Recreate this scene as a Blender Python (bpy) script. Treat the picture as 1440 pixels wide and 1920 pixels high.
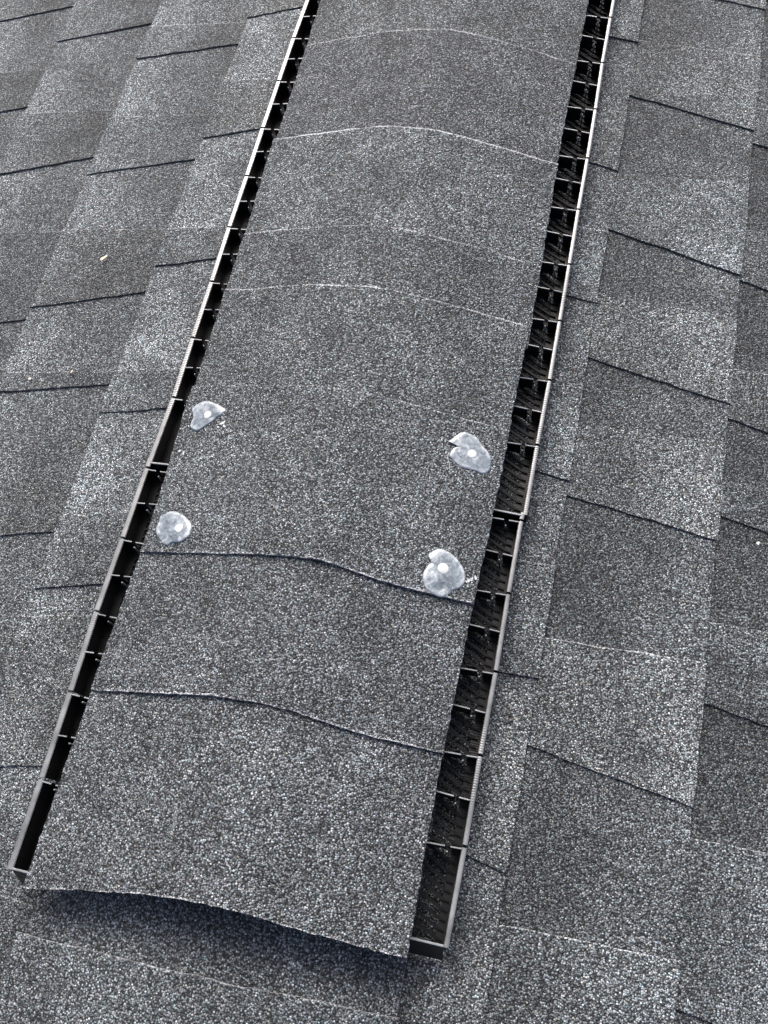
import bpy, bmesh, math, random
import numpy as np
from mathutils import Matrix, Vector

for o in list(bpy.data.objects): bpy.data.objects.remove(o)
SC = bpy.context.scene
COL = SC.collection
rnd = random.Random(7)

# ------------------------------------------------------------------ camera
CAM_R = np.array([[0.971611, -0.158044, 0.17605],
                  [0.213337, 0.90696, -0.363196],
                  [-0.102269, 0.390443, 0.914929]])
CAM_C = np.array([0.19912, -0.09488, 0.71550])
FPX = 1737.0                                   # focal length in photo pixels (1440 x 1920)
cd = bpy.data.cameras.new('camera')
cam = bpy.data.objects.new('camera', cd); COL.objects.link(cam)
m4 = Matrix.Identity(4)
for i in range(3):
    for j in range(3): m4[i][j] = float(CAM_R[i, j])
    m4[i][3] = float(CAM_C[i])
cam.matrix_world = m4
cd.sensor_fit = 'VERTICAL'; cd.sensor_height = 24.0; cd.sensor_width = 18.0
cd.lens = FPX / 1920.0 * 24.0
cd.clip_start = 0.01; cd.clip_end = 500
SC.camera = cam

# ------------------------------------------------------------------ light
SUN_EL, SUN_AZ = math.radians(47), math.radians(-16)   # azimuth from +Y, negative = towards -X
world = bpy.data.worlds.new('World'); SC.world = world; world.use_nodes = True
nt = world.node_tree; bg = nt.nodes['Background']
sky = nt.nodes.new('ShaderNodeTexSky'); sky.sky_type = 'NISHITA'; sky.sun_disc = False
sky.sun_elevation = SUN_EL; sky.sun_rotation = SUN_AZ
sky.air_density = 0.45; sky.dust_density = 6.0; sky.ozone_density = 0.6
nt.links.new(sky.outputs[0], bg.inputs[0]); bg.inputs[1].default_value = 0.15
sl = bpy.data.lights.new('sun', 'SUN'); sun = bpy.data.objects.new('sun', sl); COL.objects.link(sun)
sl.energy = 1.0; sl.angle = math.radians(32); sl.color = (1.0, 0.994, 0.98)
sdir = Vector((math.sin(SUN_AZ) * math.cos(SUN_EL), math.cos(SUN_AZ) * math.cos(SUN_EL), math.sin(SUN_EL)))
sun.rotation_euler = sdir.to_track_quat('Z', 'Y').to_euler()
sun.location = (0, 0, 5)
SC.view_settings.view_transform = 'Standard'; SC.view_settings.look = 'None'
SC.view_settings.gamma = 1.0; SC.view_settings.use_curve_mapping = False
SC.view_settings.exposure = 1.33

# ------------------------------------------------------------------ helpers
def unp(u, v, F):
    """photo pixel -> point on the surface z = F(x, y)"""
    d = CAM_R @ np.array([(u - 720) / FPX, -(v - 960) / FPX, -1.0]); z = -0.05
    for _ in range(50):
        P = CAM_C + d * (z - CAM_C[2]) / d[2]; z = 0.5 * z + 0.5 * F(P[0], P[1])
    return P

ROOF_S, JOINT_Y, E_X = 0.1775, 0.2213, 0.1394
def roof(x, y=0): return -0.0631 - ROOF_S * (abs(x) - 0.165) - 0.004     # plane under the courses
def roof_top(x, y=0): return roof(x) + 0.005
def lift(y): return 0.0214 * max(0.0, JOINT_Y - y)
def cap_prof(x, y=0): return -0.3033 * (math.sqrt(x * x + 0.0495 ** 2) - 0.0495) + lift(y)

def mesh_obj(name, verts, faces, mats, parent=None, mi=None, smooth=False, attr=None, rim=None):
    me = bpy.data.meshes.new(name); me.from_pydata([tuple(map(float, v)) for v in verts], [], faces); me.update()
    for m in (mats if isinstance(mats, (list, tuple)) else [mats]): me.materials.append(m)
    if mi is not None: me.polygons.foreach_set('material_index', mi)
    if smooth: me.polygons.foreach_set('use_smooth', [True] * len(me.polygons))
    if attr is not None:
        a = me.attributes.new('band', 'FLOAT', 'POINT'); a.data.foreach_set('value', [float(q) for q in attr])
    if rim is not None:
        a = me.attributes.new('rim', 'FLOAT', 'POINT'); a.data.foreach_set('value', [float(q) for q in rim])
    o = bpy.data.objects.new(name, me); COL.objects.link(o)
    if parent is not None:
        o.parent = parent; o.matrix_parent_inverse = Matrix.Translation(parent.location).inverted()
    return o

def thing(name, label, cat, loc, group=None):
    o = bpy.data.objects.new(name, None); COL.objects.link(o); o.location = loc
    o.empty_display_size = 0.02
    tag(o, label, cat, group); return o
def tag(o, label, cat, group=None, kind=None):
    o['label'] = label; o['category'] = cat
    if group: o['group'] = group
    if kind: o['kind'] = kind
    return o

def hexa(b, t):
    """8 corner solid from bottom quad b and top quad t (same winding, counter-clockwise from above)"""
    return list(b) + list(t), [(3, 2, 1, 0), (4, 5, 6, 7), (0, 1, 5, 4), (1, 2, 6, 5), (2, 3, 7, 6), (3, 0, 4, 7)]
class MB:
    def __init__(s): s.v = []; s.f = []
    def add(s, v, f):
        n = len(s.v); s.v += [tuple(q) for q in v]; s.f += [tuple(i + n for i in q) for q in f]
    def hexa(s, b, t): s.add(*hexa(b, t))
    def tube(s, pts, r, n=6):
        rings = []; base = len(s.v); pts = [Vector(p) for p in pts]
        for i, p in enumerate(pts):
            d = (pts[min(i + 1, len(pts) - 1)] - pts[max(i - 1, 0)]).normalized()
            a = d.orthogonal().normalized(); c = d.cross(a)
            rr = r * (0.55 if i in (0, len(pts) - 1) else 1)
            for k in range(n):
                w = 2 * math.pi * k / n; s.v.append(tuple(p + a * rr * math.cos(w) + c * rr * math.sin(w)))
        for i in range(len(pts) - 1):
            for k in range(n):
                a0 = base + i * n + k; a1 = base + i * n + (k + 1) % n
                s.f.append((a0, a1, a1 + n, a0 + n))
        s.f.append(tuple(base + k for k in reversed(range(n)))); e = base + (len(pts) - 1) * n
        s.f.append(tuple(e + k for k in range(n)))
    def build(s, name, mats, parent=None, **k): return mesh_obj(name, s.v, s.f, mats, parent, **k)

# smooth value noise for ragged edges and waviness
_tab = np.random.RandomState(3).rand(4096)
def vn(t, seed=0):
    i = math.floor(t); f = t - i; f = f * f * (3 - 2 * f)
    a = _tab[(i * 7 + seed * 131) % 4096]; b = _tab[((i + 1) * 7 + seed * 131) % 4096]
    return (a * (1 - f) + b * f) * 2 - 1

# ------------------------------------------------------------------ materials
def new_mat(name):
    m = bpy.data.materials.new(name); m.use_nodes = True
    n = m.node_tree; return m, n, n.nodes['Principled BSDF'], n.links

def granule_mat(name, gain=1.0, edge=False):
    m, n, p, L = new_mat(name); N = n.nodes.new
    tc = N('ShaderNodeTexCoord')
    # slightly warped coordinates so the mineral chips are irregular
    warp = N('ShaderNodeTexNoise'); warp.inputs['Scale'].default_value = 900; warp.inputs['Detail'].default_value = 1
    L.new(tc.outputs['Object'], warp.inputs['Vector'])
    wm = N('ShaderNodeVectorMath'); wm.operation = 'MULTIPLY_ADD'
    L.new(warp.outputs['Color'], wm.inputs[0]); wm.inputs[1].default_value = (0.0009, 0.0009, 0.0009)
    L.new(tc.outputs['Object'], wm.inputs[2])
    vo = N('ShaderNodeTexVoronoi'); vo.feature = 'F1'; vo.inputs['Scale'].default_value = 680; vo.inputs['Randomness'].default_value = 1
    L.new(wm.outputs[0], vo.inputs['Vector'])
    sep = N('ShaderNodeSeparateColor'); L.new(vo.outputs['Color'], sep.inputs[0])
    ramp = N('ShaderNodeValToRGB'); cr = ramp.color_ramp; cr.interpolation = 'LINEAR'
    stops = [(0.0, 0.024), (0.15, 0.060), (0.42, 0.120), (0.68, 0.192), (0.86, 0.270), (0.965, 0.39), (1.0, 0.54)]
    cr.elements[0].position, cr.elements[1].position = 0, 1
    for pos, v in stops[1:-1]: cr.elements.new(pos)
    for e, (pos, v) in zip(cr.elements, stops): e.position = pos; e.color = (v * 0.88, v * 1.0, v * 1.025, 1)
    L.new(sep.outputs[0], ramp.inputs[0])
    # hue family of a chip: mostly neutral, some plum, some teal, some tan
    hue = N('ShaderNodeValToRGB'); hr = hue.color_ramp; hr.interpolation = 'CONSTANT'
    hs = [(0, (1, 1, 1)), (0.50, (0.90, 1.0, 1.04)), (0.66, (1.08, 0.97, 1.04)), (0.82, (0.95, 0.99, 1.07)), (0.93, (1.16, 1.02, 0.86)), (0.97, (1, 1, 1))]
    hr.elements[0].position, hr.elements[1].position = 0, 1
    for q in hs[1:-1]: hr.elements.new(q[0])
    for e, q in zip(hr.elements, hs): e.position = q[0]; e.color = (*q[1], 1)
    L.new(sep.outputs[1], hue.inputs[0])
    mul = N('ShaderNodeMix'); mul.data_type = 'RGBA'; mul.blend_type = 'MULTIPLY'; mul.inputs[0].default_value = 1
    L.new(ramp.outputs[0], mul.inputs[6]); L.new(hue.outputs[0], mul.inputs[7])
    # asphalt showing between the chips
    gap = N('ShaderNodeMapRange'); gap.inputs[1].default_value = 0.34; gap.inputs[2].default_value = 0.68
    gap.inputs[3].default_value = 0.0; gap.inputs[4].default_value = 0.94
    L.new(vo.outputs['Distance'], gap.inputs[0])
    asp = N('ShaderNodeMix'); asp.data_type = 'RGBA'; L.new(gap.outputs[0], asp.inputs[0])
    L.new(mul.outputs[2], asp.inputs[6]); asp.inputs[7].default_value = (0.010, 0.0115, 0.0125, 1)
    # pale rim: worn granules on caps, sunlit edge lines painted in on tabs
    ra = N('ShaderNodeAttribute'); ra.attribute_name = 'rim'
    rj = N('ShaderNodeMath'); rj.operation = 'MULTIPLY_ADD'; rj.inputs[1].default_value = 0.55; rj.inputs[2].default_value = -0.40
    L.new(sep.outputs[2], rj.inputs[0])
    rs = N('ShaderNodeMath'); rs.operation = 'ADD'; L.new(rj.outputs[0], rs.inputs[0]); L.new(ra.outputs['Fac'], rs.inputs[1])
    rf = N('ShaderNodeMapRange'); rf.inputs[1].default_value = 0.22; rf.inputs[2].default_value = 0.45; rf.inputs[4].default_value = 0.9
    L.new(rs.outputs[0], rf.inputs[0])
    rimx = N('ShaderNodeMix'); rimx.data_type = 'RGBA'; L.new(rf.outputs[0], rimx.inputs[0]); L.new(asp.outputs[2], rimx.inputs[6])
    rimx.inputs[7].default_value = (0.40, 0.42, 0.43, 1); asp = rimx
    # colour blend of the shingle: obj colour x blotches x band of darker granules at the head of each exposure
    oi = N('ShaderNodeObjectInfo')
    blo = N('ShaderNodeTexNoise'); blo.inputs['Scale'].default_value = 16; blo.inputs['Detail'].default_value = 4; blo.inputs['Roughness'].default_value = 0.6
    L.new(tc.outputs['Object'], blo.inputs['Vector'])
    bm_ = N('ShaderNodeMapRange'); bm_.inputs[1].default_value = 0.3; bm_.inputs[2].default_value = 0.7
    bm_.inputs[3].default_value = 0.72 * gain; bm_.inputs[4].default_value = 1.28 * gain
    L.new(blo.outputs['Fac'], bm_.inputs[0])
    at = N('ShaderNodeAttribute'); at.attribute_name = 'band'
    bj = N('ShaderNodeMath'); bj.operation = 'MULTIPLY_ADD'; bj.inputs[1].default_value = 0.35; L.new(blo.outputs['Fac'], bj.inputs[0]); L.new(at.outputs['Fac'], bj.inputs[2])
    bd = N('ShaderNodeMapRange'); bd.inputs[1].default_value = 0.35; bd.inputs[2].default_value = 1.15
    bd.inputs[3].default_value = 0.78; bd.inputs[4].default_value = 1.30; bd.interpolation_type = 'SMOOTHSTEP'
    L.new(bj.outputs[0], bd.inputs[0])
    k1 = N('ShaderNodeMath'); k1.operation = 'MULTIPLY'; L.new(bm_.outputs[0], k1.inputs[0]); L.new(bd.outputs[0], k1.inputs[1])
    tin = N('ShaderNodeMix'); tin.data_type = 'RGBA'; tin.blend_type = 'MULTIPLY'; tin.inputs[0].default_value = 1
    L.new(asp.outputs[2], tin.inputs[6]); L.new(oi.outputs['Color'], tin.inputs[7])
    sc = N('ShaderNodeVectorMath'); sc.operation = 'SCALE'; L.new(tin.outputs[2], sc.inputs[0]); L.new(k1.outputs[0], sc.inputs['Scale'])
    L.new(sc.outputs[0], p.inputs['Base Color'])
    # relief: rounded chips with individually raised faces, on a gently uneven sheet (heights in metres, one bump)
    def madd(x, k, add=None):
        q = N('ShaderNodeMath'); q.operation = 'MULTIPLY_ADD'; L.new(x, q.inputs[0]); q.inputs[1].default_value = k
        if add is None: q.inputs[2].default_value = 0
        else: L.new(add, q.inputs[2])
        return q.outputs[0]
    hgt = madd(vo.outputs['Distance'], -0.0012); hgt = madd(sep.outputs[2], 0.0006, hgt)
    hgt = madd(blo.outputs['Fac'], 0.0022, hgt)
    b1 = N('ShaderNodeBump'); b1.inputs['Strength'].default_value = 1.0; b1.inputs['Distance'].default_value = 1.0
    L.new(hgt, b1.inputs['Height']); L.new(b1.outputs[0], p.inputs['Normal'])
    p.inputs['Roughness'].default_value = 0.62; p.inputs['Specular IOR Level'].default_value = 0.2
    return m

def simple_mat(name, col, rough, noise=0.25, scale=300, bump=0.15, spec=0.5, dist=0.0004):
    m, n, p, L = new_mat(name); N = n.nodes.new
    tc = N('ShaderNodeTexCoord'); no = N('ShaderNodeTexNoise'); no.inputs['Scale'].default_value = scale; no.inputs['Detail'].default_value = 4
    L.new(tc.outputs['Object'], no.inputs['Vector'])
    r = N('ShaderNodeMapRange'); r.inputs[1].default_value = .25; r.inputs[2].default_value = .75
    r.inputs[3].default_value = 1 - noise; r.inputs[4].default_value = 1 + noise; L.new(no.outputs['Fac'], r.inputs[0])
    s = N('ShaderNodeVectorMath'); s.operation = 'SCALE'; s.inputs[0].default_value = col; L.new(r.outputs[0], s.inputs['Scale'])
    L.new(s.outputs[0], p.inputs['Base Color']); p.inputs['Roughness'].default_value = rough; p.inputs['Specular IOR Level'].default_value = spec
    b = N('ShaderNodeBump'); b.inputs['Strength'].default_value = bump; b.inputs['Distance'].default_value = dist
    L.new(no.outputs['Fac'], b.inputs['Height']); L.new(b.outputs[0], p.inputs['Normal'])
    return m

def plastic_mat(name, c0, r0, r1, spec=.6):
    m, n, p, L = new_mat(name); N = n.nodes.new
    tc = N('ShaderNodeTexCoord')
    no = N('ShaderNodeTexNoise'); no.inputs['Scale'].default_value = 60; no.inputs['Detail'].default_value = 5
    L.new(tc.outputs['Object'], no.inputs['Vector'])
    r = N('ShaderNodeValToRGB'); r.color_ramp.elements[0].position = .35; r.color_ramp.elements[1].position = .8
    r.color_ramp.elements[0].color = (c0 * .94, c0, c0 * 1.02, 1); r.color_ramp.elements[1].color = (c0 * 2.05, c0 * 2.2, c0 * 2.25, 1)
    L.new(no.outputs['Fac'], r.inputs[0]); L.new(r.outputs[0], p.inputs['Base Color'])
    rr = N('ShaderNodeMapRange'); rr.inputs[3].default_value = r0; rr.inputs[4].default_value = r1
    L.new(no.outputs['Fac'], rr.inputs[0]); L.new(rr.outputs[0], p.inputs['Roughness'])
    p.inputs['Specular IOR Level'].default_value = spec
    # moulding ripples along the wall, in patches
    wv = N('ShaderNodeTexWave'); wv.bands_direction = 'Y'; wv.inputs['Scale'].default_value = 160; wv.inputs['Distortion'].default_value = .6
    L.new(tc.outputs['Object'], wv.inputs['Vector'])
    pn = N('ShaderNodeTexNoise'); pn.inputs['Scale'].default_value = 9; L.new(tc.outputs['Object'], pn.inputs['Vector'])
    pm = N('ShaderNodeMapRange'); pm.inputs[1].default_value = .5; pm.inputs[2].default_value = .6; pm.inputs[4].default_value = .35
    L.new(pn.outputs['Fac'], pm.inputs[0])
    b = N('ShaderNodeBump'); b.inputs['Distance'].default_value = .0004; L.new(pm.outputs[0], b.inputs['Strength']); L.new(wv.outputs['Fac'], b.inputs['Height'])
    L.new(b.outputs[0], p.inputs['Normal'])
    return m

def sealant_mat():
    m, n, p, L = new_mat('silicone_sealant'); N = n.nodes.new
    tc = N('ShaderNodeTexCoord')
    no = N('ShaderNodeTexNoise'); no.inputs['Scale'].default_value = 150; no.inputs['Detail'].default_value = 7; no.inputs['Roughness'].default_value = .65; no.inputs['Distortion'].default_value = .8
    L.new(tc.outputs['Object'], no.inputs['Vector'])
    at = N('ShaderNodeAttribute'); at.attribute_name = 'band'
    ad = N('ShaderNodeMath'); ad.operation = 'MULTIPLY_ADD'; ad.inputs[1].default_value = 0.30
    L.new(at.outputs['Fac'], ad.inputs[0]); L.new(no.outputs['Fac'], ad.inputs[2])
    r = N('ShaderNodeValToRGB'); r.color_ramp.elements[0].position = .44; r.color_ramp.elements[1].position = .88
    r.color_ramp.elements[0].color = (.050, .065, .078, 1); r.color_ramp.elements[1].color = (.44, .47, .48, 1)
    e = r.color_ramp.elements.new(.63); e.color = (.15, .182, .205, 1)
    L.new(ad.outputs[0], r.inputs[0]); L.new(r.outputs[0], p.inputs['Base Color'])
    p.inputs['Roughness'].default_value = .28; p.inputs['Coat Weight'].default_value = .25; p.inputs['Coat Roughness'].default_value = .12
    p.inputs['Subsurface Weight'].default_value = .15; p.inputs['Subsurface Radius'].default_value = (.002, .002, .002)
    n2 = N('ShaderNodeTexNoise'); n2.inputs['Scale'].default_value = 220; n2.inputs['Detail'].default_value = 4
    L.new(tc.outputs['Object'], n2.inputs['Vector'])
    b = N('ShaderNodeBump'); b.inputs['Strength'].default_value = .3; b.inputs['Distance'].default_value = .0010
    L.new(n2.outputs['Fac'], b.inputs['Height']); L.new(b.outputs[0], p.inputs['Normal'])
    return m

M_GRAN = granule_mat('granule_surface')
M_CUT = simple_mat('cut_shingle_edge', (.20, .205, .21), .8, .6, 500, .6)
M_ASPH = simple_mat('asphalt_edge', (.05, .05, .052), .85, .5, 500, .7)
M_PLAS = plastic_mat('black_plastic', .004, .32, .46, .3)
M_LIP = plastic_mat('glare_pale_lip', .085, .17, .27, .75)  # black plastic lightened: sky and sun glare on the lips put into the colour
M_RIB = plastic_mat('highlight_pale_rib', .13, .2, .3, .75)  # paler again: bright highlights on rib tops and pegs painted into the colour
M_BAR = simple_mat('black_plastic_bars', (.004, .004, .0045), .5, .3, 80, .2, spec=.14)
M_SEAL = sealant_mat()
M_NAIL = simple_mat('sealed_nail_head', (.42, .44, .435), .45, .14, 500, .5)
M_SMEAR = simple_mat('thin_dry_sealant', (.36, .38, .39), .4, .3, 500, .6)
M_LEAF = simple_mat('dry_leaf', (.66, .56, .38), .7, .25, 400, .4)
M_CHIP = simple_mat('pale_chip', (.50, .47, .42), .6, .15, 500, .3)
M_DECK = simple_mat('roof_deck', (.06, .058, .055), .9, .3, 80, .3)

# ------------------------------------------------------------------ the roof
Y0, Y1 = -1.0, 2.3
roof_t = thing('shingle_roof', 'dark grey asphalt shingle roof sloping away to both sides of the ridge', 'roof', (0, 0.4, -0.04))
HALF = 1.9
v = []
for x in (-HALF, 0, HALF):
    for y in (Y0, Y1): v += [(x, y, roof(x) - .001), (x, y, roof(x) - .05)]
def q(ix, iy, iz): return (ix * 2 + iy) * 2 + iz
f = []
for i in (0, 1):
    f += [(q(i, 0, 0), q(i + 1, 0, 0), q(i + 1, 1, 0), q(i, 1, 0)), (q(i, 0, 1), q(i, 1, 1), q(i + 1, 1, 1), q(i + 1, 0, 1)),
          (q(i, 0, 0), q(i, 0, 1), q(i + 1, 0, 1), q(i + 1, 0, 0)), (q(i, 1, 0), q(i + 1, 1, 0), q(i + 1, 1, 1), q(i, 1, 1))]
f += [(q(0, 0, 0), q(0, 1, 0), q(0, 1, 1), q(0, 0, 1)), (q(2, 0, 0), q(2, 0, 1), q(2, 1, 1), q(2, 1, 0))]
mesh_obj('roof_deck', v, f, M_DECK, roof_t)

# photo pixels of the tab edges: (up-slope end, down-slope end).  N = edge that faces the camera, F = edge that faces away
RIGHT = {1: dict(N=[((1140, 68), (1212, 85)), ((1108, 305), (1165, 325)), ((1062, 553), (1122, 570)), ((1010, 885), (1060, 900)), ((927, 1258), (992, 1270)), ((876, 1605), (930, 1630))],
                 F=[((1148, -40), (1222, -30)), ((1120, 205), (1190, 215)), ((1085, 425), (1150, 436)), ((1040, 720), (1095, 730)), ((975, 1050), (1025, 1060)), ((935, 1290), (992, 1302))]),
         2: dict(N=[((1345, -2), (1446, 22)), ((1195, 180), (1425, 250)), ((1150, 430), (1392, 520)), ((1108, 670), (1365, 758)), ((1060, 925), (1345, 1015)), ((985, 1395), (1287, 1510))],
                 F=[((1222, 78), (1440, 110)), ((1165, 325), (1405, 346)), ((1128, 550), (1385, 600)), ((1085, 795), (1362, 830)), ((1020, 1195), (1312, 1242)), ((945, 1735), (1258, 1798))]),
         3: dict(N=[((1424, 270), (1650, 345)), ((1392, 525), (1620, 612)), ((1365, 783), (1600, 872)), ((1350, 965), (1600, 1058)), ((1313, 1315), (1590, 1415)), ((1262, 1890), (1560, 2010))],
                 F=[((1440, 150), (1650, 185)), ((1402, 430), (1630, 468)), ((1378, 690), (1610, 732)), ((1356, 900), (1600, 945)), ((1330, 1165), (1590, 1212)), ((1290, 1570), (1570, 1626))])}
LEFT = {1: dict(N=[((562, 13), (465, 35)), ((490, 240), (390, 258)), ((412, 483), (295, 500)), ((312, 765), (190, 775)), ((195, 1093), (75, 1103)), ((80, 1435), (-40, 1440))],
                F=[((515, 150), (425, 152)), ((425, 425), (325, 430)), ((340, 690), (225, 696)), ((240, 960), (120, 968)), ((175, 1153), (60, 1156))]),
        2: dict(N=[((445, 80), (250, 113)), ((370, 296), (163, 328)), ((278, 545), (75, 575)), ((200, 720), (0, 736)), ((105, 995), (-110, 1012))],
                F=[((460, 40), (265, 52)), ((405, 213), (212, 222)), ((322, 428), (125, 432)), ((212, 696), (15, 700)), ((140, 905), (-70, 910))]),
        3: dict(N=[((278, 43), (105, 80)), ((173, 293), (-10, 330)), ((48, 597), (-160, 625))],
                F=[((212, 205), (30, 215)), ((122, 432), (-70, 440)), ((20, 690), (-190, 700))]),
        4: dict(N=[((135, 10), (-50, 52)), ((48, 199), (-150, 240))],
                F=[((75, 130), (-110, 145)), ((-10, 330), (-210, 345))])}
def edge_line(a, b, x_top, x_butt):
    A = unp(*a, roof_top); B = unp(*b, roof_top)
    s = (B[1] - A[1]) / (B[0] - A[0])
    return A[1] + s * (x_top - A[0]), A[1] + s * (x_butt - A[0])      # (y at course head, y at butt)

def h_base(d): return 0.002 + 0.0030 * d
def ragged(n, seed, amp, step):
    return [amp * (0.6 * vn(i * step, seed) + 0.4 * vn(i * step * 3.1, seed + 5)) for i in range(n)]

def sheet(name, xs_edge, y_lo, y_hi, hb, ht, parent, color, seed, tilt=0.0, mats=None, ny=None, nd=14, head=0.025, side=1, rag=.0011, rim=0.0):
    """one shingle layer: head at xs_edge[0], butt at xs_edge[1]; y_lo / y_hi = (y at head, y at butt) of its two sides"""
    xh, xb = xs_edge; L = abs(xb - xh)
    ds = [-head / L] + [i / nd for i in range(nd + 1)]
    ny = ny or max(2, int((y_hi[1] - y_lo[1]) / 0.012))
    ts = [j / ny for j in range(ny + 1)]
    if rim: ts.insert(ny, 1 - .0022 / max(.02, y_hi[1] - y_lo[1])); ny += 1
    rimv = []
    rb = ragged(ny + 1, seed, rag, .8)
    rs0 = ragged(len(ds), seed + 11, rag, .8); rs1 = ragged(len(ds), seed + 17, rag, .8)
    top = []; bot = []; band = []
    for i, d in enumerate(ds):
        for j in range(ny + 1):
            t = ts[j]
            x = xh + (xb - xh) * d
            if i == len(ds) - 1: x += rb[j] * (1 if xb > xh else -1)
            y = (y_lo[0] + (y_lo[1] - y_lo[0]) * d) * (1 - t) + (y_hi[0] + (y_hi[1] - y_hi[0]) * d) * t
            if j == 0: y += rs0[i]
            if j >= ny - (1 if rim else 0): y += rs1[i]
            z0 = roof(x)
            w = 0.0004 * vn(y * 22 + d * 2, seed + 3) * max(0, d)
            top.append((x, y, z0 + ht(d) + w + tilt * d * t)); bot.append((x, y, z0 + hb(d) + w * .5)); band.append(max(0, d)); rimv.append(rim * (.9 + .35 * vn(i * 1.3, seed + 40)) if j == ny else 0.0)
    n = len(top); W = ny + 1; fa = []; mi = []
    R = len(ds)
    flip = xb < xh
    for i in range(R - 1):
        for j in range(ny):
            a, b, c, e = i * W + j, (i + 1) * W + j, (i + 1) * W + j + 1, i * W + j + 1
            fa.append((a, b, c, e) if not flip else (e, c, b, a)); mi.append(0)
            fa.append((e + n, c + n, b + n, a + n) if not flip else (a + n, b + n, c + n, e + n)); mi.append(1)
    def wall(lst):
        for a, b in zip(lst[:-1], lst[1:]):
            fa.append((a, a + n, b + n, b) if not flip else (b, b + n, a + n, a)); mi.append(1)
    wall([i * W for i in range(R)]); wall([(R - 1) * W + j for j in range(W)])
    wall([i * W + ny for i in reversed(range(R))]); wall([j for j in reversed(range(W))])
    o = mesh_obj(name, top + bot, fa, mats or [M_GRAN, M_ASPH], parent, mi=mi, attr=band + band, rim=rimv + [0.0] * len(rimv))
    o.color = (*color, 1)
    return o

def build_side(sg, data, x1, ncourse):
    for c in range(0, ncourse):
        xb = x1 + (c - 1) * E_X; xh = max(xb - E_X, 0.004)
        # tabs
        N = []; F = []
        if c in data:
            N = [edge_line(a, b, sg * xh, sg * xb) for a, b in data[c]['N']]
            F = [edge_line(a, b, sg * xh, sg * xb) for a, b in data[c]['F']]
        N.sort(key=lambda e: e[1]); F.sort(key=lambda e: e[1])
        tabs = []
        for i, e in enumerate(N):
            nxt = N[i + 1][1] if i + 1 < len(N) else e[1] + .2
            cand = [g for g in F if e[1] + .02 < g[1] < nxt - .004]
            fe = cand[0] if cand else (e[1] + .6 * (nxt - e[1]) - .008, e[1] + .6 * (nxt - e[1]))
            tabs.append((e, fe))
        for g in F:
            if N and g[1] < N[0][1] - .004: tabs.append(((g[0] - .15 + .016, g[1] - .15), g))
        lo = min([t[0][1] for t in tabs], default=.5); hi = max([t[1][1] for t in tabs], default=.5)
        y = hi
        while y < Y1 - .3:
            y += rnd.uniform(.05, .12); w = rnd.uniform(.06, .15)
            tabs.append(((y + .010, y), (y + w - .010, y + w))); y += w
        y = lo
        while y > Y0 + .3:
            y -= rnd.uniform(.05, .12); w = rnd.uniform(.06, .15)
            tabs.append(((y - w + .010, y - w), (y - .010, y))); y -= w
        # base strips about a metre long, butted end to end
        y = Y0 + rnd.uniform(0.05, 0.5); cuts = [Y0]
        while y < Y1 - .2: cuts.append(min([.5 * (e[1] + fe[1]) for e, fe in tabs], key=lambda q_: abs(q_ - y))); y += 0.985
        cuts.append(Y1)
        strips = []
        for a, b in zip(cuts[:-1], cuts[1:]):
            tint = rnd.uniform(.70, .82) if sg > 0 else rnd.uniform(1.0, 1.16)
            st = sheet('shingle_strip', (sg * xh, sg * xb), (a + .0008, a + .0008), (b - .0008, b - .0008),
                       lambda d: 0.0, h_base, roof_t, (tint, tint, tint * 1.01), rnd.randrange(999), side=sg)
            strips.append((a, b, st))
        for e, fe in tabs:
            mid = .5 * (e[1] + fe[1])
            par = [s for a, b, s in strips if a <= mid <= b][0]
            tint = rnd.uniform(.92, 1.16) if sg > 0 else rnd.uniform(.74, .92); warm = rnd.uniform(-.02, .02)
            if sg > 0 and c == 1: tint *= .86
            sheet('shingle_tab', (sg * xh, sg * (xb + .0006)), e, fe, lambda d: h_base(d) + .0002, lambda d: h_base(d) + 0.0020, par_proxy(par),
                  (tint * (1 + warm), tint, tint * (1 - warm)), rnd.randrange(999), tilt=rnd.uniform(-.0003, .0006), side=sg, rim=rnd.uniform(.3, .62))  # rim paints the sunlit line along the tab's far edge

def par_proxy(p): return p
# strips sit with identity transforms, so tabs can be parented straight to them
_mesh_obj = mesh_obj
def mesh_obj(name, verts, faces, mats, parent=None, **k):
    if parent is not None and parent.type == 'MESH':
        o = _mesh_obj(name, verts, faces, mats, None, **k); o.parent = parent
        o.matrix_parent_inverse = Matrix.Identity(4)
        return o
    return _mesh_obj(name, verts, faces, mats, parent, **k)
MB.build = lambda s, name, mats, parent=None, **k: mesh_obj(name, s.v, s.f, mats, parent, **k)

build_side(1, RIGHT, 0.2092, 6)
build_side(-1, LEFT, 0.2644, 8)

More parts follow.
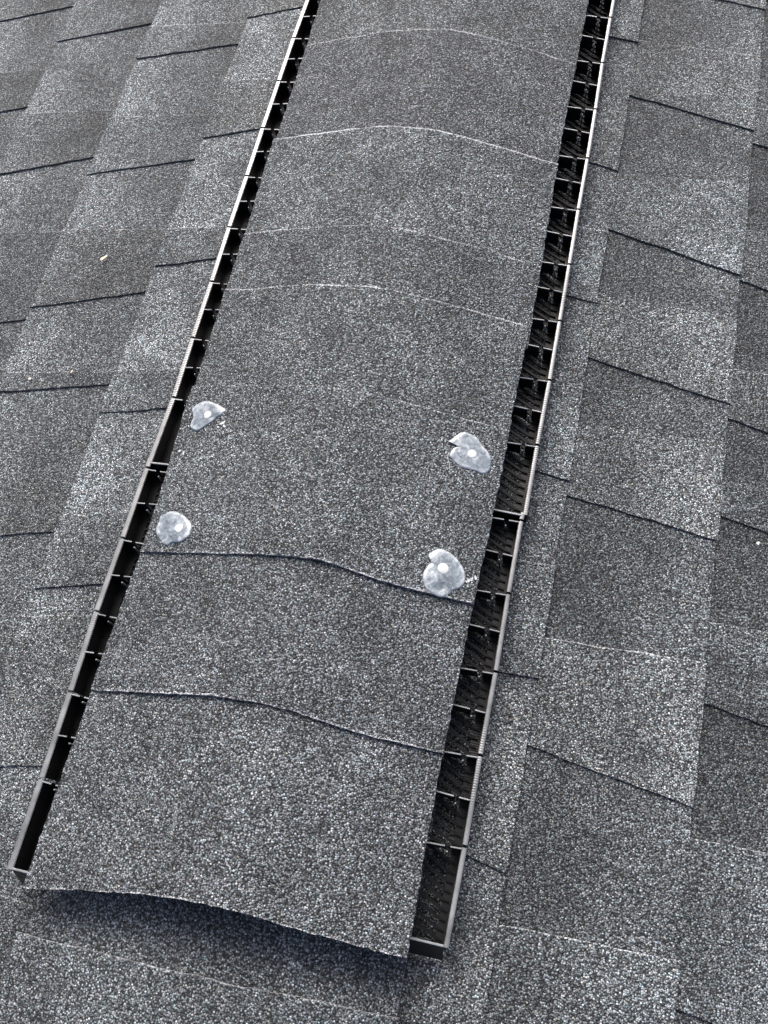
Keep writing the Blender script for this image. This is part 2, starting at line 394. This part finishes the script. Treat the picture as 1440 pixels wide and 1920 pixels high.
# ------------------------------------------------------------------ ridge caps
T = 0.0031
def cap_sheet(parent, ya, yb, surf, offs, xl, xr, exposed, seed, color, skew=0.0, edge0=None, rim=.75, name='ridge_cap_shingle', thick=T, rows=.0035, rimw=.0024):
    """curved cap shingle between ya and yb; exposed: set of 'near' / 'far' ends with a pale worn rim"""
    nx = 76; ys = [ya, ya + rimw]
    k = max(2, int((yb - ya - 2 * rimw) / rows))
    ys += [ya + rimw + (yb - ya - 2 * rimw) * i / k for i in range(1, k + 1)] + [yb]
    R = len(ys); W = nx + 1; top = []; bot = []; band = []; rimv = []
    re0 = [0.0005 * vn(i * .9, seed) + .0006 * vn(i * .11, seed + 1) for i in range(W)]
    re1 = [0.0005 * vn(i * .9, seed + 2) + .0006 * vn(i * .13, seed + 3) for i in range(W)]
    for i, y in enumerate(ys):
        l = xl(y) + 0.0005 * vn(i * .9, seed + 7) + .0005 * vn(i * 2.3, seed + 8); r = xr(y) + 0.0005 * vn(i * .9, seed + 9) + .0005 * vn(i * 2.3, seed + 4)
        for j in range(W):
            t = j / nx; x = l + (r - l) * t; yy = y + skew * x
            if edge0 is not None: yy += (edge0(x) - ya) * max(0.0, 1 - (y - ya) / .06)
            if i <= 1: yy += re0[j]
            if i >= R - 2: yy += re1[j]
            wob = .0005 * vn(x * 40 + y * 9, seed + 20) + .0004 * vn(y * 60 + x * 13, seed + 21)
            if i <= 1 or i >= R - 2: wob += .0005 * vn(x * 90, seed + 22)
            z = surf(x, yy) + offs(yy) + wob
            top.append((x, yy, z)); bot.append((x, yy, z - thick)); band.append(.42)
            e_ = 1.0 if (i == 0 and 'near' in exposed) or (i == R - 1 and 'far' in exposed) else 0.0
            rimv.append(e_ * rim * (.85 + .4 * vn(j * .23, seed + 30)))
    n = len(top); fa = []; mi = []
    for i in range(R - 1):
        for j in range(nx):
            a, b, c, e = i * W + j, i * W + j + 1, (i + 1) * W + j + 1, (i + 1) * W + j
            fa.append((a, b, c, e))
            mi.append(0)
            fa.append((e + n, c + n, b + n, a + n)); mi.append(1)
    def wall(lst):
        for a, b in zip(lst[:-1], lst[1:]): fa.append((a, a + n, b + n, b)); mi.append(1)
    wall([j for j in range(W)]); wall([i * W + nx for i in range(R)])
    wall([(R - 1) * W + j for j in reversed(range(W))]); wall([i * W for i in reversed(range(R))])
    # from_pydata winding of the sides is turned outward below
    o = mesh_obj(name, top + bot, fa, [M_GRAN, M_CUT], parent, mi=mi, attr=band + band, rim=rimv + [0.0] * len(rimv))
    o.color = (*color, 1)
    return o

def lerp_fn(pts):
    ys = [p_[0] for p_ in pts]; xs = [p_[1] for p_ in pts]
    return lambda y: float(np.interp(y, ys, xs))
XL = lerp_fn([(-.16, -.1512), (-.14, -.1510), (-.066, -.1510), (-.002, -.1505), (.124, -.1485), (.172, -.1480), (.272, -.1530), (.407, -.1535), (.477, -.1525), (.60, -.155), (.75, -.1550), (.82, -.156), (2, -.156)])
XR = lerp_fn([(-.14, .1482), (-.005, .1462), (.13, .1477), (.224, .1505), (.312, .1507), (.40, .1512), (.49, .1499), (.597, .1480), (.84, .1482), (2, .149)])
cap_t = thing('cap_shingle_row', 'row of dark grey granulated cap shingles arched over the ridge vent', 'ridge cap', (0, .4, -.01))
EN = [-.1445, .0170, .1345]                        # near-facing edges, each lapping the one before
EF = [.2965, .4085, .4790, .6060, .7445, .885, 1.02, 1.16, 1.30, 1.44, 1.58, 1.72, 1.86]   # edges that face away
cols = [(1.03, 1.02, 1.03), (.93, .92, .94), (1.0, 1.0, 1.01), (1.0, 1.0, 1.0), (.92, .92, .93), (1.06, 1.07, 1.08), (.84, .83, .85), (1.0, 1.0, 1.0)]
EDGES = [[(52, 1667), (140, 1669), (240, 1674), (350, 1686), (450, 1711), (580, 1750), (680, 1778), (762, 1797)],
         [(170, 1295), (250, 1297), (380, 1303), (450, 1311), (520, 1326), (600, 1351), (700, 1381), (822, 1411)],
         [(265, 1035), (330, 1036), (400, 1037), (480, 1038), (560, 1042), (620, 1056), (700, 1084), (800, 1112), (888, 1132)]]
def edge_fn(pix):
    P = [unp(u, v_, lambda x, y: cap_prof(x, y) + 1.8 * T) for u, v_ in pix]
    xs_, ys_ = [p_[0] for p_ in P], [p_[1] for p_ in P]
    return lambda x: float(np.mean(np.interp(np.linspace(x - .016, x + .016, 9), xs_, ys_)))
EFN = [edge_fn(e_) for e_ in EDGES]
for i in (0, 1):
    L_ = EN[i + 1] - EN[i]
    def offs(y, i=i, L_=L_):
        d = (y - EN[i]) / L_
        b_ = T * (1.15 if i == 0 else 2.05)
        return b_ + (T * 1.0 - b_) * min(1, max(0, d)) if d < 1 else max(.2 * T, T - (d - 1) * L_ * .05)
    cap_sheet(cap_t, EN[i], EN[i + 1] + .02, cap_prof, offs, XL, XR, {'near'}, 40 + i * 7, cols[i], edge0=EFN[i], rim=.6)
cap_sheet(cap_t, EN[2], EF[0], cap_prof, lambda y: 2.05 * T, XL, XR, {'near', 'far'}, 77, cols[2], edge0=EFN[2], rim=.55)
for i in range(1, len(EF)):
    a, b = EF[i - 1], EF[i]; L_ = b - a
    def offs(y, b=b, L_=L_):
        d = (b - y) / L_
        return 2.05 * T - 1.05 * T * min(1, max(0, d)) if d < 1 else max(.2 * T, T - (d - 1) * L_ * .05)
    cap_sheet(cap_t, a - .02, b, cap_prof, offs, lambda y, k=i: XL(y) + .0016 * vn(k * 1.7, 5), lambda y, k=i: XR(y) + .0016 * vn(k * 2.3, 6), {'far'},
              100 + i * 9, cols[min(3 + i - 1, 7)] if i < 5 else tuple([rnd.uniform(.86, 1.05)] * 3), rim={1: .72, 2: .70, 3: 1.05, 4: .9}.get(i, .8), skew=.002 * vn(i * 1.3, 9))

# older caps that lie flat on the ridge in front of the vent
low_t = thing('cap_shingle_row', 'flat cap shingles on the bare ridge in front of the open vent end', 'ridge cap', (0, -.4, -.04))
def low_prof(x, y): return roof(0) - ROOF_S * (math.sqrt(x * x + .03 ** 2) - .03)
cap_sheet(low_t, -.34, -.02, low_prof, lambda y: .0075, lambda y: -.150, lambda y: .1465, {'far'}, 311, (.98, .98, 1.0), rim=.3, rows=.006)
cap_sheet(low_t, -.62, -.1865, low_prof, lambda y: .0118, lambda y: -.157, lambda y: .149, {'far'}, 331, (1.06, 1.06, 1.07), skew=.03, rim=.5, rows=.006)
cap_sheet(low_t, -.98, -.34, low_prof, lambda y: .0155, lambda y: -.155, lambda y: .150, {'far'}, 351, (.98, .98, 1.0), rim=.5, rows=.006)

# ------------------------------------------------------------------ ridge vent
def wall_top_z(y): return -.041 + lift(y)
def wpt(px):
    P = unp(*px, lambda x, y: wall_top_z(y)); return (P[0], P[1])
LN = [(18, 1629), (77, 1459), (131, 1296), (180, 1146), (229, 1008), (275, 876)]
RN = [(837, 1777), (872, 1587), (901, 1416), (930, 1259), (954, 1112), (978, 975)]
LU = [(280, 865), (325, 744), (361, 632), (396, 527), (429, 425), (462, 329), (492, 239), (522, 151), (550, 70)]
RU = [(985, 965), (1008, 834), (1031, 712), (1050, 601), (1068, 495), (1085, 392), (1102, 296), (1117, 204), (1130, 117), (1145, 32)]
near_L = [wpt(p_) for p_ in LN]; near_R = [wpt(p_) for p_ in RN]
far_L = [wpt(p_) for p_ in LU]; far_R = [wpt(p_) for p_ in RU]
for lst in (far_L, far_R):
    while lst[-1][1] < 1.80: lst.append((lst[-1][0] * .5 + .5 * math.copysign(.1765, lst[-1][0]), lst[-1][1] + .0685))
near_L.append((near_L[-1][0], near_L[-1][1] + .010)); near_R.append((near_R[-1][0] + .0004, near_R[-1][1] + .0075))

def zb(x): return roof_top(x) + .0038       # what the vent stands on
def vent(name, label, PL, PR, y_in0, first_end):
    t = thing(name, label, 'ridge vent', (0, PL[0][1], -.06))
    # top sheet the caps are nailed to
    ya = max(PL[0][1], PR[0][1]) + .004; yb = PL[-1][1] - .004
    xs = np.linspace(-.132, .132, 25); ysn = np.linspace(ya, yb, 8)
    vv = [(x, y, cap_prof(x, y) - .0008) for y in ysn for x in xs] + [(x, y, cap_prof(x, y) - .0034) for y in ysn for x in xs]
    n = len(xs) * len(ysn); W = len(xs); fa = []
    for i in range(len(ysn) - 1):
        for j in range(W - 1):
            a, b, c, e = i * W + j, i * W + j + 1, (i + 1) * W + j + 1, (i + 1) * W + j
            fa += [(a, b, c, e), (e + n, c + n, b + n, a + n)]
    for j in range(W - 1):
        fa += [(j, j + n, j + 1 + n, j + 1)]; a = (len(ysn) - 1) * W + j; fa += [(a + 1, a + 1 + n, a + n, a)]
    for i in range(len(ysn) - 1):
        a = i * W; fa += [(a + W, a + W + n, a + n, a)]; a += W - 1; fa += [(a, a + n, a + W + n, a + W)]
    mesh_obj('top_panel', vv, fa, M_PLAS, t)
    for sg, P in ((-1, PL), (1, PR)):
        th = .0034; parts = []
        for i in range(len(P) - 1):
            (xa, y0), (xb_, y1) = P[i], P[i + 1]
            g0 = .0011 if i else 0; g1 = .0011 if i < len(P) - 2 else 0
            y0 += g0; y1 -= g1
            # wall section: rounded lip on top with glare painted into its grey, leaning out towards its foot
            def ring(x, y):
                z = wall_top_z(y); i_ = x - sg * (.0022 if sg > 0 else .0026); o_ = x + sg * (.0016 if sg > 0 else .0025); f_ = x + sg * .0014; r_ = zb(x) + .0008
                return [(i_ + sg * .0002, y, r_), (i_, y, z - .0009), (i_ + sg * .0006, y, z - .0002), (i_ + sg * .0016, y, z), (o_ - sg * .0010, y, z - .0001), (o_, y, z - .0008), (f_, y, r_ + .002), (f_, y, r_)]
            A = ring(xa, y0); B = ring(xb_, y1); nn = len(A)
            fa = [(k, (k + 1) % nn, (k + 1) % nn + nn, k + nn) for k in range(nn)] + [tuple(reversed(range(nn))), tuple(range(nn, 2 * nn))]
            if sg > 0: fa = [tuple(reversed(q_)) for q_ in fa]
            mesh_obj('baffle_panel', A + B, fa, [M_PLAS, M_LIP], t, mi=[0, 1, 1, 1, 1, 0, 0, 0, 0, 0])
        # base flange along the wall foot
        mb = MB()
        for i in range(len(P) - 1):
            (xa, y0), (xb_, y1) = P[i], P[i + 1]
            q0 = [(xa - sg * .0022, y0), (xb_ - sg * .0022, y1), (xb_ - sg * .0105, y1), (xa - sg * .0105, y0)]
            b_ = [(x, y, zb(x) + .0002) for x, y in q0]; t_ = [(x, y, zb(x) + .0016) for x, y in q0]
            if sg > 0: mb.hexa(b_, t_)
            else: mb.hexa(b_[::-1], t_[::-1])
        mb.build('base_flange', M_PLAS, t)
        # partitions: one at every slot in the wall and one half-way
        ends = []
        for i in range(len(P) - 1):
            (xa, y0), (xb_, y1) = P[i], P[i + 1]
            if i > 0: ends.append((xa, y0 - .0022, -1))
            elif first_end: ends.append((xa, y0 + .0006, 0))
            else: ends.append((xa, y0 - .001, 0))
            if i > 0 and y1 - y0 > .05: ends.append(((xa + xb_) / 2, (y0 + y1) / 2 - .0008, 1))
        fl = []
        for x, y, kind in ends:
            mb = MB(); mi_ = []; zt = wall_top_z(y); s_ = .03 * kind * sg + .02 * (kind == -1) * 0
            def fin(u0, u1, w=.00065):
                # u = distance in from the wall line
                xs_ = (x - sg * u0, x - sg * u1)
                zz = [zt + .0002 + .11 * (abs(x) - abs(xx)) for xx in xs_]
                zz = [min(zq, cap_prof(xx, y) - .0038 if abs(xx) < .149 else zq) for zq, xx in zip(zz, xs_)]
                yy = [y + kind * .04 * u0, y + kind * .04 * u1]
                prof_ = [(-w, None), (-w, -.0005), (-w * .5, 0.), (w * .5, 0.), (w, -.0005), (w, None)]
                A = []; B = []
                lean = -.010 if (kind == 0 and first_end) else 0
                for dy_, dz_ in prof_:
                    A.append((xs_[0], yy[0] + dy_ + (lean if dz_ is None else 0), zb(xs_[0]) + .0018 if dz_ is None else zz[0] + dz_))
                    B.append((xs_[1], yy[1] + dy_ + (lean if dz_ is None else 0), zb(xs_[1]) + .0018 if dz_ is None else zz[1] + dz_))
                fa = [(k, (k + 1) % 6, (k + 1) % 6 + 6, k + 6) for k in range(6)] + [tuple(reversed(range(6))), tuple(range(6, 12))]
                if sg < 0: fa = [tuple(reversed(q_)) for q_ in fa]
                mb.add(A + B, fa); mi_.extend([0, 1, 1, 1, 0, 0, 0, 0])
            if kind == 0: fin(.0022, .058 if sg > 0 else .024, .0009)
            else: fin(.0022, .0108); fin(.0150, .058)
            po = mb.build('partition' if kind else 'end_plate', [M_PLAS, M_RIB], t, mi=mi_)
            if kind:
                pb = MB(); xp = x - sg * .0130; yp = y - .0042; rr_ = .0008; zt2 = zt - .0022
                k8 = 8; lo = []; mid_ = []; hi = []
                for k in range(k8):
                    w = 2 * math.pi * k / k8; cx, sy = math.cos(w), math.sin(w)
                    lo.append((xp + rr_ * 1.3 * cx, yp + rr_ * 1.3 * sy, zb(xp) + .0018)); mid_.append((xp + rr_ * cx, yp + rr_ * sy, zt2 - .0006)); hi.append((xp + rr_ * .55 * cx, yp + rr_ * .55 * sy, zt2))
                fa = []
                for k in range(k8):
                    k2 = (k + 1) % k8; fa += [(k, k2, k2 + 8, k + 8), (k + 8, k2 + 8, k2 + 16, k + 16)]
                fa += [tuple(range(16, 24)), tuple(reversed(range(8)))]
                pb.add(lo + mid_ + hi, fa)
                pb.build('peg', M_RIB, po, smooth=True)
            fl.append((x, y))
        # slanted louvre bars on the floor of each bay
        fl.sort(key=lambda q_: q_[1])
        fl.append((P[-1][0], P[-1][1]))
        for (xa, y0), (xb_, y1) in zip(fl[:-1], fl[1:]):
            nb = max(2, round((y1 - y0) / .0072)); mb = MB()
            for k in range(nb):
                yk = y0 + (k + .35) * (y1 - y0) / nb; x_ = xa + (xb_ - xa) * (k + .5) / nb
                # pointed foot on the flange, bar runs back under the cap
                pts = [(x_ - sg * (.0050 if sg > 0 else .0108), yk, .0000), (x_ - sg * (.0110 if sg > 0 else .0125), yk + .0016, .0013), (x_ - sg * .058, yk + .0235, .0013)]
                for (a, b, w0), (c_, d_, w1) in zip(pts[:-1], pts[1:]):
                    w0 = max(w0, .0003)
                    q0 = [(a, b - w0), (a, b + w0), (c_, d_ + w1), (c_, d_ - w1)]
                    b_ = [(xx, yy, zb(xx) + .0014) for xx, yy in q0]; t_ = [(xx, yy, zb(xx) + .0036) for xx, yy in q0]
                    if sg > 0: mb.hexa(b_, t_)
                    else: mb.hexa(b_[::-1], t_[::-1])
            mb.build('louvre_grille', M_BAR, t)
    return t
vent('ridge_vent', 'near black plastic ridge vent section with open end, slotted side walls and thin partitions', near_L, near_R, 0, True)
vent('ridge_vent', 'far black plastic ridge vent section running on beyond the overlap joint', far_L, far_R, 0, False)

# ------------------------------------------------------------------ sealant dabs over the four face nails
def cap_top(x, y): return cap_prof(x, y) + 2.05 * T
def dab(label, ox, oy, k, outline, nail, extra=(), seed=0, H=.0024, group='sealant dabs over face nails'):
    to = lambda q_: unp(ox + q_[0] / k, oy + q_[1] / k, cap_top)
    pts = [to(q_) for q_ in outline]
    # closed Catmull-Rom through the outline
    n = len(pts); cur = []
    for i in range(n):
        p0, p1, p2, p3 = pts[i - 1], pts[i], pts[(i + 1) % n], pts[(i + 2) % n]
        for s_ in (0, .25, .5, .75):
            cur.append(.5 * (2 * p1 + (p2 - p0) * s_ + (2 * p0 - 5 * p1 + 4 * p2 - p3) * s_ ** 2 + (3 * p1 - p0 - 3 * p2 + p3) * s_ ** 3))
    cx = np.mean([c_[0] for c_ in cur]); cy = np.mean([c_[1] for c_ in cur])
    t = thing('sealant_dab', label, 'sealant dab', (cx, cy, cap_top(cx, cy)), group)
    rings = [0, .2, .4, .58, .74, .86, .94, 1.0, 1.0]; vv = []; bd = []
    fold = to(extra[0]) if extra else None
    for ri, r in enumerate(rings):
        for i, c_ in enumerate(cur):
            x = cx + (c_[0] - cx) * r; y = cy + (c_[1] - cy) * r
            h = H * (1 - r ** 5) * (.80 + .14 * vn(x * 200 + y * 150, seed) + .08 * vn(y * 420 - x * 160, seed + 2))
            h += .0006 * math.exp(-((r - .9) / .05) ** 2) + .0004
            if fold is not None:
                dd = math.hypot(x - fold[0], y - fold[1]); h -= .0022 * math.exp(-(dd / .0035) ** 2)
            if ri == len(rings) - 1: h = -.0006
            vv.append((x, y, cap_top(x, y) + max(h, .0002) if ri < len(rings) - 1 else cap_top(x, y) - .0006))
            bd.append(.35 + .55 * math.exp(-((r - .93) / .09) ** 2) + .5 * vn(x * 90 + 3, seed + 4) * (1 - r))
    m = len(cur); fa = []
    for ri in range(len(rings) - 1):
        for i in range(m):
            a, b = ri * m + i, ri * m + (i + 1) % m
            fa.append((a, a + m, b + m, b))
    body = mesh_obj('sealant_body', vv, fa, M_SEAL, t, smooth=True, attr=bd)
    # nail head showing pale through the sealant
    N_ = to(nail[:2]); R_ = nail[2] / k / 2060.0
    nv = []; nf = []
    z0 = cap_top(N_[0], N_[1]) + H * .92
    sl = (cap_top(N_[0] + .005, N_[1]) - cap_top(N_[0] - .005, N_[1])) / .01
    for rr_, hh in ((1.05, -.0024), (1.0, .0000), (.8, .0004), (.35, .0006)):
        for i in range(18):
            w = 2 * math.pi * i / 18; dx, dy = R_ * rr_ * math.cos(w), R_ * rr_ * math.sin(w)
            nv.append((N_[0] + dx, N_[1] + dy, z0 + sl * dx + hh))
    for ri in range(3):
        for i in range(18): nf.append((ri * 18 + i, ri * 18 + (i + 1) % 18, ri * 18 + 18 + (i + 1) % 18, ri * 18 + 18 + i))
    nf.append(tuple(range(54, 72)))
    mesh_obj('nail_head', nv, nf, M_NAIL, t, smooth=True)
    return t
def string(parent, pix, r=.00035):
    mb = MB(); mb.tube([tuple(unp(u, v_, cap_top) + np.array([0, 0, r])) for u, v_ in pix], r, 5); mb.build('sealant_string', M_SMEAR, parent)
def smear(parent, pix, seed):
    """thin torn flakes of dried sealant"""
    mb = MB(); rr = random.Random(seed)
    for u, v_, s_ in pix:
        c_ = unp(u, v_, cap_top); w = s_ / 2000.0; n = 7; ang = rr.uniform(0, 6)
        ptsb = []
        for i in range(n):
            a = 2 * math.pi * i / n; r_ = w * rr.uniform(.45, 1.1)
            dx, dy = r_ * math.cos(a), .45 * r_ * math.sin(a)
            x = c_[0] + dx * math.cos(ang) - dy * math.sin(ang); y = c_[1] + dx * math.sin(ang) + dy * math.cos(ang)
            ptsb.append((x, y))
        lo = [(x, y, cap_top(x, y) - .0002) for x, y in ptsb]; hi = [(x, y, cap_top(x, y) + .0005) for x, y in ptsb]
        mb.add(lo + hi, [tuple(range(n, 2 * n))] + [(i, (i + 1) % n, (i + 1) % n + n, i + n) for i in range(n)])
    mb.build('sealant_smear', M_SMEAR, parent)

d1 = dab('pointed grey-white sealant dab at the far left of the final cap shingle', 340, 730, 12,
         [(590, 270), (760, 320), (900, 390), (1000, 470), (920, 560), (800, 640), (680, 740), (540, 830), (380, 930), (290, 930), (200, 850), (230, 730), (270, 650), (260, 560), (240, 450), (310, 380), (420, 310)], (600, 600, 105), seed=3)
smear(d1, [(417, 793, 7), (420, 799, 5), (409, 801, 4), (337, 846, 5), (344, 850, 5), (354, 799, 4)], 5)
string(d1, [(384, 803), (386, 808), (389, 811)])
d2 = dab('hook-shaped blue-grey sealant dab at the far right of the final cap shingle', 820, 790, 12,
         [(580, 240), (700, 270), (830, 330), (920, 400), (1000, 540), (1090, 630), (1180, 760), (1220, 880), (1190, 1080), (1110, 1160), (1010, 1190), (870, 1130), (700, 1080), (540, 1040), (430, 950), (340, 860), (270, 790), (300, 680), (370, 600), (440, 570), (400, 520), (290, 480), (250, 450), (340, 390), (440, 310)], (780, 760, 105), seed=8)
string(d2, [(842, 846), (839, 860), (842, 868), (843, 880), (842, 892)])
smear(d2, [(855, 854, 5), (878, 831, 6), (886, 833, 5)], 9)
d3 = dab('round crinkled white sealant dab at the near left corner of the final cap shingle', 270, 940, 12,
         [(620, 230), (760, 250), (880, 310), (980, 390), (1050, 490), (1080, 570), (1060, 680), (1020, 780), (900, 870), (760, 930), (620, 930), (540, 990), (440, 970), (380, 890), (300, 780), (270, 660), (290, 560), (340, 460), (370, 350), (470, 280)], (800, 630, 110), seed=14, H=.0027)
d4 = dab('large shiny sealant dab with folded lip overhanging the near right cap edge', 770, 1010, 10.29,
         [(580, 200), (700, 240), (820, 320), (920, 430), (1000, 540), (1050, 680), (1050, 800), (1010, 900), (920, 970), (820, 1000), (770, 1050), (680, 1110), (580, 1130), (450, 1080), (330, 1000), (260, 900), (230, 760), (260, 620), (330, 520), (390, 460), (340, 330), (400, 260), (490, 215)], (630, 600, 100), extra=[(600, 930)], seed=21, H=.0028)
smear(d4, [(878, 1089, 6), (885, 1086, 6), (892, 1083, 5), (874, 1091, 4)], 4)

# ------------------------------------------------------------------ small debris on the roof
def flake(name, label, cat, px, L_, W_, ang, mat, seed, group=None):
    top_f = lambda x, y: roof_top(x) + .0034
    P = unp(*px, top_f); rr = random.Random(seed); n = 8
    vv = []
    for lay in (0, 1):
        for i in range(n):
            a = 2 * math.pi * i / n; r_ = rr.uniform(.85, 1.1) if lay == 0 else 1
            dx, dy = L_ / 2 * math.cos(a), W_ / 2 * math.sin(a) * (1 - .35 * math.cos(a))
            x = P[0] + dx * math.cos(ang) - dy * math.sin(ang); y = P[1] + dx * math.sin(ang) + dy * math.cos(ang)
            vv.append((x, y, P[2] + (0 if lay == 0 else .0008) + .0012 * (dx / L_) ** 2 * 4))
    fa = [tuple(range(n, 2 * n)), tuple(reversed(range(n)))] + [(i, (i + 1) % n, (i + 1) % n + n, i + n) for i in range(n)]
    return tag(mesh_obj(name, vv, fa, mat), label, cat, group)
flake('dry_leaf', 'slim tan leaf scrap lying on the left roof slope', 'leaf', (196, 484), .0095, .0034, math.radians(48), M_LEAF, 1)
flake('stem_scrap', 'tiny pale upright stem scrap on the left slope beside a shingle seam', 'stem', (136, 697), .0042, .0012, math.radians(75), M_LEAF, 2)
flake('pale_chip', 'small white chip above the dark seam on the left slope', 'chip', (57, 711), .0034, .0030, .4, M_CHIP, 3)
flake('pale_chip', 'tiny cream chip at the far right side of the right slope', 'chip', (1421, 1019), .0038, .0028, 1.0, M_CHIP, 4)

bpy.context.view_layer.update()
